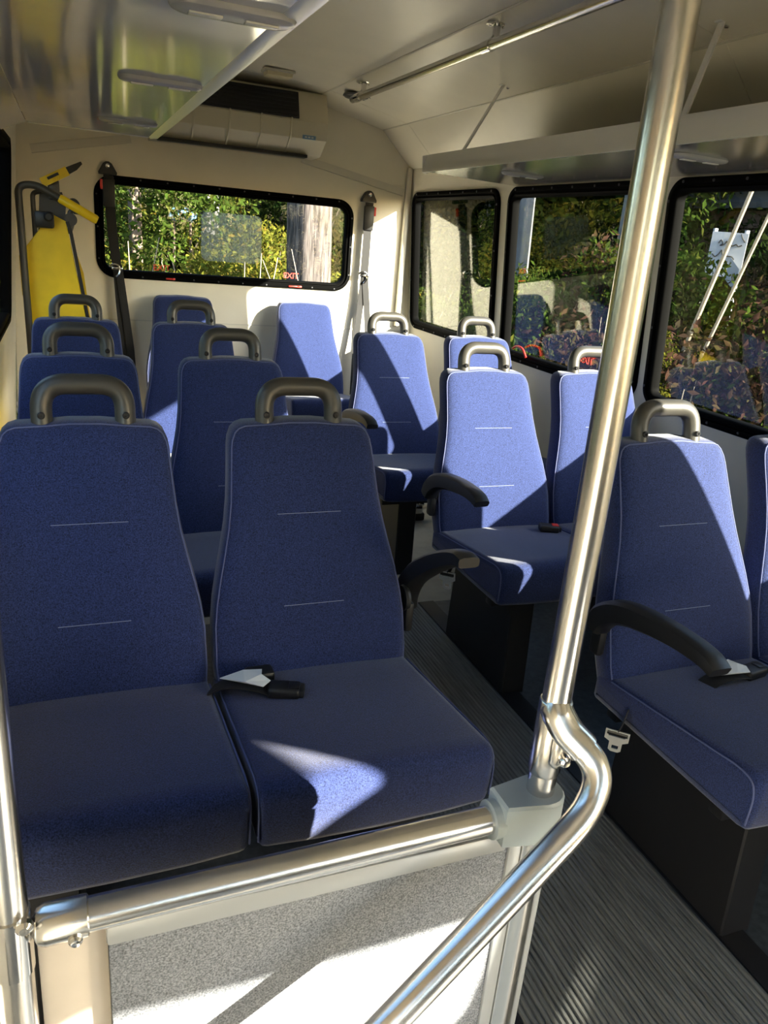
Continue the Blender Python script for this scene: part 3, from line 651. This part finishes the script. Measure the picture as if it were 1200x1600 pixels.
part('arm_slot', sweep([ap + dv * 0.03 + Vector((0, -.013, .006)), ap + dv * 0.085 + Vector((0, -.013, .006))], [(-.006, -.002), (.006, -.002), (.006, .002), (-.006, .002)], up=(0, 0, 1)), M['black'], arm_, smooth=False)
for k in range(6):
    q = ap + dv * (0.060 + k * 0.011) + Vector((0, -.012, -.012)); part('arm_rib', box(q, (0.004, 0.006, 0.014), 0.001, 1), M['yellowgrip'], arm_, smooth=False)
part('arm_mount', box((-0.055, 4.19, 0.090), (0.05, 0.04, 0.09), 0.008), M['darkgrey'], lift)
part('hook_plate', tube(spline([(0.0, 4.215, -0.10), (0.018, 4.215, -0.05), (0.010, 4.215, -0.010), (0.028, 4.215, 0.012), (0.040, 4.215, -0.002), (0.045, 4.215, 0.035), (0.030, 4.215, 0.050), (0.012, 4.215, 0.044)], 4), 0.012, 8), M['darkgrey'], lift)
part('pivot_disc', lathe([(0.03, 4.20), (0.03, 4.225), (0.015, 4.23)], (0.012, 0, -0.035), 'y', 16), M['darkgrey'], lift)
part('base_plate', span((-0.225, 4.08, FZ), (0.19, 4.30, FZ + 0.025), 0.006), M['black'], lift)

# ------------------------------------------------------------------ entrance poles and modesty barrier
PX, PY = 0.561, 0.70
st = thing('stanchion', (PX, PY, FZ), 'upright brushed steel pole in the foreground with a curved entry grab bar', 'pole')
part('pole', tube([(PX, PY, FZ + 0.001), (PX, PY, -0.745), (PX, PY, -0.3), (PX - 0.010, PY, 0.70)], 0.0190, 24), M['steel'], st)
raw = [(0.542, 0.683, -0.522), (0.544, 0.675, -0.541), (0.553, 0.66, -0.562), (0.567, 0.644, -0.577), (0.578, 0.63, -0.592), (0.579, 0.618, -0.61), (0.569, 0.609, -0.631), (0.547, 0.60, -0.653), (0.498, 0.59, -0.688), (0.403, 0.574, -0.759), (0.288, 0.552, -0.837), (0.197, 0.538, -0.899), (0.05, 0.505, -1.0), (-0.06, 0.48, -1.075)]
gp = spline([tuple(1.026 * a for a in p) for p in raw], 5)
part('curved_grab_bar', tube(gp[9:], 0.0190, 24), M['steel'], st, label='curved steel grab bar sweeping down to the left')
fit = part('branch_fitting', join(tube([(PX, PY, -0.655), (PX, PY, -0.65), (PX, PY, -0.545), (PX, PY, -0.5425)], [0.0200, 0.0216, 0.0216, 0.0200], 24), tube([(PX, PY, -0.545)] + gp[5:17], [0.018] + [0.0214] * 12, 22), box((0.5625, 0.687, -0.602), (0.024, 0.034, 0.066), 0.010, 3)), M['steel'], st, angle=60, label='Y-shaped steel branch fitting')
sd = Vector((-0.1, -1, -0.25)).normalized()
part('fitting_screw', lathe([(0.008, 0.0), (0.008, -0.005), (0.005, -0.008), (0.002, -0.007)], (0.566, 0.670, -0.618), 'y', 12), M['chrome'], fit)
part('seam_line', tube([tuple(Vector(p) + Vector((0.017, -0.004, 0.0125))) for p in gp[5:16]], 0.0008, 5), M['darkgrey'], fit)

lp = thing('entry_pole', (-0.094, 0.70, FZ), 'upright steel pole at the left edge of the photo, partly cut off', 'pole')
part('tube', tube([(-0.094, 0.70, FZ + 0.001), (-0.094, 0.70, 0.0), (-0.094, 0.70, 0.262)], 0.0195, 22), M['steel'], lp)
part('collar', tube([(-0.094, 0.70, -0.78), (-0.094, 0.70, -0.70)], 0.0215, 22), M['chrome'], lp)
part('bolt', lathe([(0.009, 0.0), (0.009, -0.006), (0.005, -0.010)], (-0.078, 0.683, -0.705), 'y', 10), M['chrome'], lp)

mb = thing('modesty_barrier', (0.25, 0.70, FZ), 'grey carpeted barrier panel under a steel rail in front of the first seats', 'barrier')
rp = [(-0.060, 0.70, -0.7285), (-0.055, 0.70, -0.7285), (0.20, 0.70, -0.7245), (0.530, 0.70, -0.7195)]
part('top_rail', tube(rp, 0.0190, 24), M['steel'], mb, label='brushed steel top rail')
ef = part('end_fitting', tube([(-0.073, 0.70, -0.7287), (-0.068, 0.70, -0.7287), (-0.060, 0.70, -0.7285), (-0.017, 0.70, -0.728), (-0.0155, 0.70, -0.728)], [0.010, 0.019, 0.0225, 0.0225, 0.0195], 22), M['steel'], mb, label='steel end fitting')
part('fitting_screw', lathe([(0.0075, 0.0), (0.0075, -0.004), (0.005, -0.007), (0.002, -0.006)], (-0.030, 0.6795, -0.737), 'y', 10), M['chrome'], ef)
pc = [(PX, 0.0)]
cl = [(0.497, -0.024), (0.556, -0.034)] + [(PX + 0.034 * math.cos(a), 0.034 * math.sin(a)) for a in [(-80 + 160 * k / 10) * PI / 180 for k in range(11)]] + [(0.556, 0.034), (0.497, 0.024)]
part('clamp', slab(cl, [(0.003, -0.752), (0, -0.748), (0, -0.690), (0.003, -0.686)], lambda u, v, d: (u, PY + v, d)), M['clamp'], mb, angle=30, label='bluish grey plastic corner clamp')
part('clamp_collar', tube([(0.486, 0.70, -0.720), (0.500, 0.70, -0.720)], 0.0262, 22), M['clamp'], mb)
part('carpet_panel', span((0.003, 0.697, -1.312), (0.527, 0.715, -0.772), 0.003), M['carpet'], mb, label='speckled grey carpet face')
part('top_channel', span((0.001, 0.6925, -0.775), (0.517, 0.7205, -0.7455), 0.004), M['channel'], mb)
part('side_channel', span((0.522, 0.6925, -1.315), (0.5425, 0.7205, -0.754), 0.003), M['channel'], mb)
part('outer_channel', span((0.5815, 0.694, -1.315), (0.592, 0.716, -0.754), 0.003), M['channel'], mb)
part('filler_board', span((-0.072, 0.722, -1.315), (0.003, 0.732, -0.765), 0.002), M['beige'], mb, label='pale beige board left of the carpet')

# ------------------------------------------------------------------ outside: ground, wooded bank, trees
GZ = -2.15
def ground_h(x, y):
    d = max(0.0, max(x - 9.0, y - 13.0))
    return GZ + 0.42 * d + 0.12 * math.sin(x * 0.9 + y * 0.4) + 0.1 * math.sin(y * 1.3 - x * .5)
gx = np.linspace(-26, 34, 61); gy = np.linspace(-14, 40, 55)
V = [(x, y, ground_h(x, y) if max(x, y) > 3.5 else GZ) for y in gy for x in gx]
F = [(j * 61 + i, j * 61 + i + 1, (j + 1) * 61 + i + 1, (j + 1) * 61 + i) for j in range(54) for i in range(60)]
part('wooded_bank', (V, F), M['ground'], kind='structure')

rng = np.random.default_rng(7)
def leaf_cloud(n, blobs, size):
    """n small folded leaves spread through ellipsoid blobs: (centre, radii)"""
    w = np.array([r[0] * r[1] * r[2] for _, r in blobs]) ** 0.7; w /= w.sum()
    idx = rng.choice(len(blobs), n, p=w)
    c = np.array([b[0] for b in blobs])[idx]; r = np.array([b[1] for b in blobs])[idx]
    d = rng.normal(size=(n, 3)); d /= np.linalg.norm(d, axis=1)[:, None]
    P = c + d * r * (rng.random((n, 1)) ** 0.45)
    a = rng.normal(size=(n, 3)); a /= np.linalg.norm(a, axis=1)[:, None]
    b = np.cross(a, rng.normal(size=(n, 3))); b /= np.linalg.norm(b, axis=1)[:, None]
    nn = np.cross(a, b); s = size * (0.6 + 0.8 * rng.random((n, 1)))
    q = np.stack([P - a * s, P + b * s * .45 + nn * s * .15, P + a * s, P - b * s * .45 + nn * s * .15], axis=1).reshape(-1, 3)
    me = bpy.data.meshes.new('foliage')
    me.vertices.add(4 * n); me.vertices.foreach_set('co', q.ravel())
    me.loops.add(6 * n); me.polygons.add(2 * n)
    k = np.arange(n)[:, None] * 4
    me.loops.foreach_set('vertex_index', np.concatenate([k + [0, 1, 2], k + [0, 2, 3]], axis=1).ravel().astype(np.int32))
    me.polygons.foreach_set('loop_start', np.arange(2 * n, dtype=np.int32) * 3)
    me.update(calc_edges=True); me.validate()
    return me
def blobs(n, rx, rz, zc, br):
    out = []
    for _ in range(n):
        a = rng.random() * 2 * PI; q = rx * math.sqrt(rng.random())
        out.append(((q * math.cos(a), q * math.sin(a), zc + (rng.random() * 2 - 1) * rz), (br * (0.7 + .6 * rng.random()), br * (0.7 + .6 * rng.random()), br * (.5 + .4 * rng.random()))))
    return out
FOL = {}
for mname in ('leaf_yellow', 'leaf_green', 'leaf_dark', 'leaf_red'):
    for v in range(2):
        me = leaf_cloud(9000, blobs(18, 1.0, 0.7, 0.9, 0.42), 0.032); me.materials.append(M[mname]); FOL['bush', mname, v] = me
        me = leaf_cloud(15000, blobs(34, 1.7, 2.6, 3.7, 0.7), 0.062); me.materials.append(M[mname]); FOL['tree', mname, v] = me
def stems_geo(h, n, r, spread, seed):
    rg = random.Random(seed); G = []
    for _ in range(n):
        a = rg.random() * 2 * PI; L_ = h * (0.6 + 0.5 * rg.random()); s = spread * rg.random()
        G.append(tube(spline([(0.04 * math.cos(a), 0.04 * math.sin(a), -0.2), (s * .3 * math.cos(a), s * .3 * math.sin(a), L_ * .45), (s * math.cos(a + .3), s * math.sin(a + .3), L_)], 3), [r * (1 - .8 * k / 6) for k in range(7)], 5))
    return join(*G)
def trunk_geo(h, r, lean, seed):
    rg = random.Random(seed); n = 7
    P = [(lean[0] * (k / n) + .03 * rg.uniform(-1, 1), lean[1] * (k / n) + .03 * rg.uniform(-1, 1), -0.3 + (h + .3) * k / n) for k in range(n + 1)]
    G = [tube(P, [r * (1.15 if k == 0 else 1 - 0.55 * k / n) for k in range(n + 1)], 12)]
    for _ in range(5):
        k = rg.randint(3, n); a = rg.random() * 2 * PI; L_ = rg.uniform(0.8, 1.8); b = P[k]
        G.append(tube(spline([b, (b[0] + L_ * .5 * math.cos(a), b[1] + L_ * .5 * math.sin(a), b[2] + .25), (b[0] + L_ * math.cos(a), b[1] + L_ * math.sin(a), b[2] + .7)], 3), [r * .35 * (1 - .8 * q / 6) for q in range(7)], 6))
    return join(*G)
STEM = [to_mesh('stem', stems_geo(1.5, 6, 0.014, 0.8, s), M['twig']) for s in (1, 2)]
TRUNK = {'brown': [to_mesh('trunk', trunk_geo(6.0, 0.11, (.3, .2), s), M['brownbark']) for s in (1, 2)],
         'smooth': [to_mesh('trunk', trunk_geo(6.5, 0.09, (-.1, .15), s), M['smoothbark']) for s in (3, 4)]}
def plant(kind, x, y, sc, mname, label, cat, group=None, trunk=None, v=0, rz=0.0, zs=1.0, dz=0.0):
    z = ground_h(x, y) + dz
    t = thing({'bush': 'bush', 'tree': 'tree'}[kind], (x, y, z), label, cat, group)
    a = mpart('foliage', FOL[kind, mname, v], t); a['kind'] = 'stuff'
    mpart('stem' if kind == 'bush' else 'trunk', STEM[v] if kind == 'bush' else TRUNK[trunk][v], t)
    t.scale = (sc, sc, sc * zs); t.rotation_euler.z = rz
    return t
R_ = random.Random(3)
# low growth behind the rear window
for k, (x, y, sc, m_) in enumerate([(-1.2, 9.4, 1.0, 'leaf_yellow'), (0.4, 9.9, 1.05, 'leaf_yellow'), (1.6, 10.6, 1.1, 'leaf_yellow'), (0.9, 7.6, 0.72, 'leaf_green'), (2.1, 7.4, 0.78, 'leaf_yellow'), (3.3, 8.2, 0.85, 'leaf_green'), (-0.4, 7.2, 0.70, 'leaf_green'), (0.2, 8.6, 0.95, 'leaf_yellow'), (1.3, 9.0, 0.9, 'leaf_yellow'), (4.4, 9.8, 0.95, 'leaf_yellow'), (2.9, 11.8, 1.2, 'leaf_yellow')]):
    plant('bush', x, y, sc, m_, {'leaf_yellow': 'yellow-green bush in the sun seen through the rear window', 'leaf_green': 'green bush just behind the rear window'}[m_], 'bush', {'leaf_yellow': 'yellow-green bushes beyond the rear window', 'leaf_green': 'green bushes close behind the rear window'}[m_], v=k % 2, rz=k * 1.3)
# low growth beyond the side windows
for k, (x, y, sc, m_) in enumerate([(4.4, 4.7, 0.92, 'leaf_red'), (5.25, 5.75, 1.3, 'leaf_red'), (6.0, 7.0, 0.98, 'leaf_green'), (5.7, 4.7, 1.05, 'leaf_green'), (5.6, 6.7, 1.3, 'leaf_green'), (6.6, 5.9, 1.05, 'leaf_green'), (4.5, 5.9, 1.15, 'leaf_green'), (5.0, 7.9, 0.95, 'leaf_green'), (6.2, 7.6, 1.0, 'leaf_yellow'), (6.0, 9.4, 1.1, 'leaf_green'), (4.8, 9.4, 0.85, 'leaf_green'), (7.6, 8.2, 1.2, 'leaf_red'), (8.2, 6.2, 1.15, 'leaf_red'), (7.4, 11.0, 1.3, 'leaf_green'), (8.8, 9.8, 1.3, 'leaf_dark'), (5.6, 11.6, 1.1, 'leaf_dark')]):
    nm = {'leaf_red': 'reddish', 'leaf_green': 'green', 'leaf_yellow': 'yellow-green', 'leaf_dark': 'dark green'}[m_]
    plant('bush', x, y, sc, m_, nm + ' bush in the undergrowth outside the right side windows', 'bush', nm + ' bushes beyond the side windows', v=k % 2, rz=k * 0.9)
# undergrowth on the rising bank, behind the bus and to its right
und = [(-5.5 + 1.75 * k + R_.uniform(-.3, .3), 13.0 + R_.uniform(-.5, .5)) for k in range(8)] + [(-5 + 2.0 * k + R_.uniform(-.3, .3), 15.6 + R_.uniform(-.5, .5)) for k in range(8)]
und += [(9.3 + R_.uniform(-.4, .4), 5.6 + 1.8 * k + R_.uniform(-.3, .3)) for k in range(6)] + [(11.4 + R_.uniform(-.4, .4), 6.8 + 2.0 * k + R_.uniform(-.3, .3)) for k in range(7)]
for k, (x, y) in enumerate(und):
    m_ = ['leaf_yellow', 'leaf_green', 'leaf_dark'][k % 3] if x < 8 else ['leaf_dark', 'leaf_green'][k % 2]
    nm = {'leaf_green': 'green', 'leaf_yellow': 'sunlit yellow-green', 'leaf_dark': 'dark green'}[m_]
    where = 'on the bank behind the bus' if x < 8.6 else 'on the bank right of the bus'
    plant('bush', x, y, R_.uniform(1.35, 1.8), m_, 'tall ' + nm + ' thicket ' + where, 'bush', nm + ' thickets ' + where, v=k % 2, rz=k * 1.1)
# trees: ring of woodland
spots = []
for k in range(7): spots.append((-6 + 2.3 * k + R_.uniform(-.5, .5), 14.6 + R_.uniform(-.5, .5)))
for k in range(8): spots.append((-8 + 2.7 * k + R_.uniform(-.6, .6), 18.6 + R_.uniform(-.6, .6)))
for k in range(6): spots.append((9.6 + R_.uniform(-.4, .4), 9.6 + 2.3 * k + R_.uniform(-.4, .4)))
for k in range(8): spots.append((13.6 + R_.uniform(-.6, .6), 6.0 + 2.6 * k + R_.uniform(-.5, .5)))
for k in range(6): spots.append((-8.5 + R_.uniform(-.6, .6), -5 + 3.2 * k))
for k, (x, y) in enumerate(spots):
    m_ = ['leaf_dark', 'leaf_green', 'leaf_dark', 'leaf_green', 'leaf_dark', 'leaf_yellow'][k % 6]
    nm = {'leaf_green': 'green', 'leaf_yellow': 'yellow-green', 'leaf_dark': 'dark green'}[m_]
    side = 'behind the bus' if y > 13 and x < 8 else ('left of the bus' if x < -5 else 'right of the bus')
    plant('tree', x, y, R_.uniform(0.95, 1.35), m_, nm + ' leafy woodland tree ' + side, 'tree', nm + ' trees ' + side, trunk='brown' if k % 3 else 'smooth', v=k % 2, rz=R_.uniform(0, 6), zs=1.0)
# trees and thickets added out of view to darken the rear pane's reflection
for k, (x, y, w_) in enumerate([(-3.4, -12.5, 'ahead of the bus on the left'), (0.2, -13.0, 'straight ahead of the bus'), (3.4, -12.6, 'ahead of the bus on the right')]):
    plant('tree', x, y, 1.15, 'leaf_dark', 'added out-of-view dark green leafy tree ' + w_, 'tree', trunk='brown', v=k % 2, rz=k)
    plant('bush', x + 1.4, y + 1.2, 1.5, 'leaf_dark', 'tall dark green thicket ' + w_, 'bush', v=k % 2, rz=k * 2)
# named trunks
def big_trunk(x, y, r, h, m, label, lean=(0, 0), seed=1):
    t = thing('tree', (x, y, ground_h(x, y)), label, 'tree')
    n = 14; seg = 36; rings = []; rg = random.Random(seed)
    fl = [0.06 * math.sin(5 * a) + 0.05 * math.sin(9 * a + 1) + 0.035 * (k % 2) for k, a in enumerate([2 * PI * j / seg for j in range(seg)])]
    for i in range(n + 1):
        f = i / n; q = r * (1.25 - 0.25 * min(1, f * 6)) * (1 - 0.25 * f)
        rings.append([(x + lean[0] * f + q * (1 + fl[j] * (0.8 + .4 * math.sin(i * 1.7 + j))) * math.cos(2 * PI * j / seg), y + lean[1] * f + q * (1 + fl[j]) * math.sin(2 * PI * j / seg), ground_h(x, y) - 0.2 + h * f) for j in range(seg)])
    part('trunk', loft(rings), M[m], t, angle=80)
    return t
big_trunk(2.62, 9.0, 0.27, 7.0, 'bark', 'thick furrowed grey trunk filling the right end of the rear window', (-0.1, 0.1))
big_trunk(1.95, 12.4, 0.14, 6.5, 'smoothbark', 'slim pale trunk behind the clear lens sheet of the rear window', (0.1, 0))
big_trunk(0.85, 11.6, 0.09, 6.5, 'brownbark', 'thin brown trunk left of the clear lens sheet in the rear window', (0.0, 0))
big_trunk(6.1, 10.1, 0.135, 7.0, 'smoothbark', 'smooth pale grey trunk at the left side of the second side window', (-0.1, 0.2), 5)
big_trunk(6.9, 9.0, 0.10, 7.0, 'smoothbark', 'slim grey trunk at the right side of the second side window', (0.15, 0.1), 8)
big_trunk(4.8, 5.68, 0.020, 3.9, 'twig', 'thin pale sapling in front of the white board', (0.0, -1.11), 4)
big_trunk(4.8, 5.54, 0.017, 2.9, 'twig', 'thin pale sapling right of the white board', (0.0, -0.95), 6)
# bare twigs behind the rear window
for k, (x, y, s) in enumerate([(1.35, 6.6, 1), (2.15, 6.9, 2), (0.45, 6.5, 1), (2.7, 7.6, 2)]):
    t = thing('bare_twigs', (x, y, ground_h(x, y)), 'pale bare twigs rising close behind the rear window', 'twigs', 'bare twigs behind the rear window')
    mpart('twig', STEM[s - 1], t); t.scale = (1.0, 1.0, 1.25); t.rotation_euler.z = k * 1.9
# overhanging branch of leaves beyond the third side window
for k, (x, y, z) in enumerate([(4.6, 5.2, -1.15), (4.3, 4.95, -1.75), (6.0, 5.6, -1.3)]):
    t = thing('leafy_branch', (x, y, z), 'leafy yellow-green branch hanging outside the third side window', 'branch', 'leafy branches outside the third side window')
    me = FOL['bush', 'leaf_yellow', k % 2]
    a = mpart('foliage', me, t); a['kind'] = 'stuff'; mpart('stem', STEM[k % 2], t); t.scale = (.42, .42, .42 * .9)
# white scribbled board and brown shed
plant('bush', 7.4, 4.8, 1.75, 'leaf_green', 'tall green bush added outside the frame edge to shade the white board', 'bush')  # unseen bush, added to keep the sun off the board
wb = thing('white_board_sign', (6.1, 6.28, 0.0), 'white board with black scribbles standing outside the third side window', 'sign')
def onb(a, b, d=0.0): return (5.98 + .24 * a + .03 * (1 - b) * 0 - .7 * d, 6.40 - .23 * a - .7 * d, -0.07 + .42 * b)
part('board', loft([[onb(a, b, d) for a, b in ((0, 0), (1, 0), (1, 1), (0, 1))] for d in (0.0, -0.03)]), M['board'], wb, smooth=False)
for pts in ([(.22, .74), (.28, .82), (.34, .74), (.27, .70), (.38, .72), (.44, .80), (.48, .72), (.55, .78), (.60, .70), (.72, .74), (.78, .70), (.88, .73)],
            [(.10, .50), (.2, .44), (.3, .52), (.36, .60), (.4, .48), (.52, .47), (.66, .46), (.74, .40)], [(.80, .98), (.86, .88), (.95, .80)]):
    part('scribble', tube(spline([onb(a, b, 0.004) for a, b in pts], 3), 0.006, 5), M['ink'], wb, label='black scribbled marks')
for a in (.06, .94):
    p = onb(a, 0.5, -0.05); part('leg', sweep([(p[0], p[1], 0.38), (p[0], p[1], ground_h(5.9, 6.05) - .1)], [(-.02, -.012), (.02, -.012), (.02, .012), (-.02, .012)]), M['board'], wb, smooth=False)
part('side_panel', loft([[onb(.62, .46, d), onb(.95, .2, d + .12), onb(.95, -.32, d + .12), onb(.62, -.05, d)] for d in (0.01, 0.03)]), M['board'], wb, smooth=False)
sh = thing('shed', (10.2, 9.2, ground_h(10.2, 9.2)), 'dark brown board shed among the trees beyond the third side window', 'shed')
for k in range(12):
    part('wall_board', box((10.2, 9.2, -2.0 + k * 0.245), (2.4, 2.0, 0.235), 0.01, 1), M['shed'], sh, smooth=False)
part('roof', loft([[(8.8, y, 0.83), (10.2, y, 1.55), (11.6, y, 0.83), (11.6, y, 0.91), (10.2, y, 1.67), (8.8, y, 0.91)] for y in (8.0, 10.4)]), M['darkgrey'], sh, smooth=False)
bt = part('tarp_bundle', lathe([(0.02, -0.20), (0.08, -0.19), (0.11, -0.1), (0.095, 0.04), (0.11, 0.12), (0.06, 0.19), (0.02, 0.20)], (1.53, 12.0, 0.10), 'x', 14), M['tarp'], None, cat='tarp', label='light blue bundle among the bushes beyond the rear window')
part('post', tube([(1.35, 12.0, -2.3), (1.42, 12.0, 0.03)], 0.02, 8), M['brownbark'], bt); part('post', tube([(1.64, 12.0, -2.3), (1.64, 12.0, 0.03)], 0.02, 8), M['brownbark'], bt)

# ------------------------------------------------------------------ lift everything to the bus floor at z = 0
for o in ROOTS: o.location.z += ZC
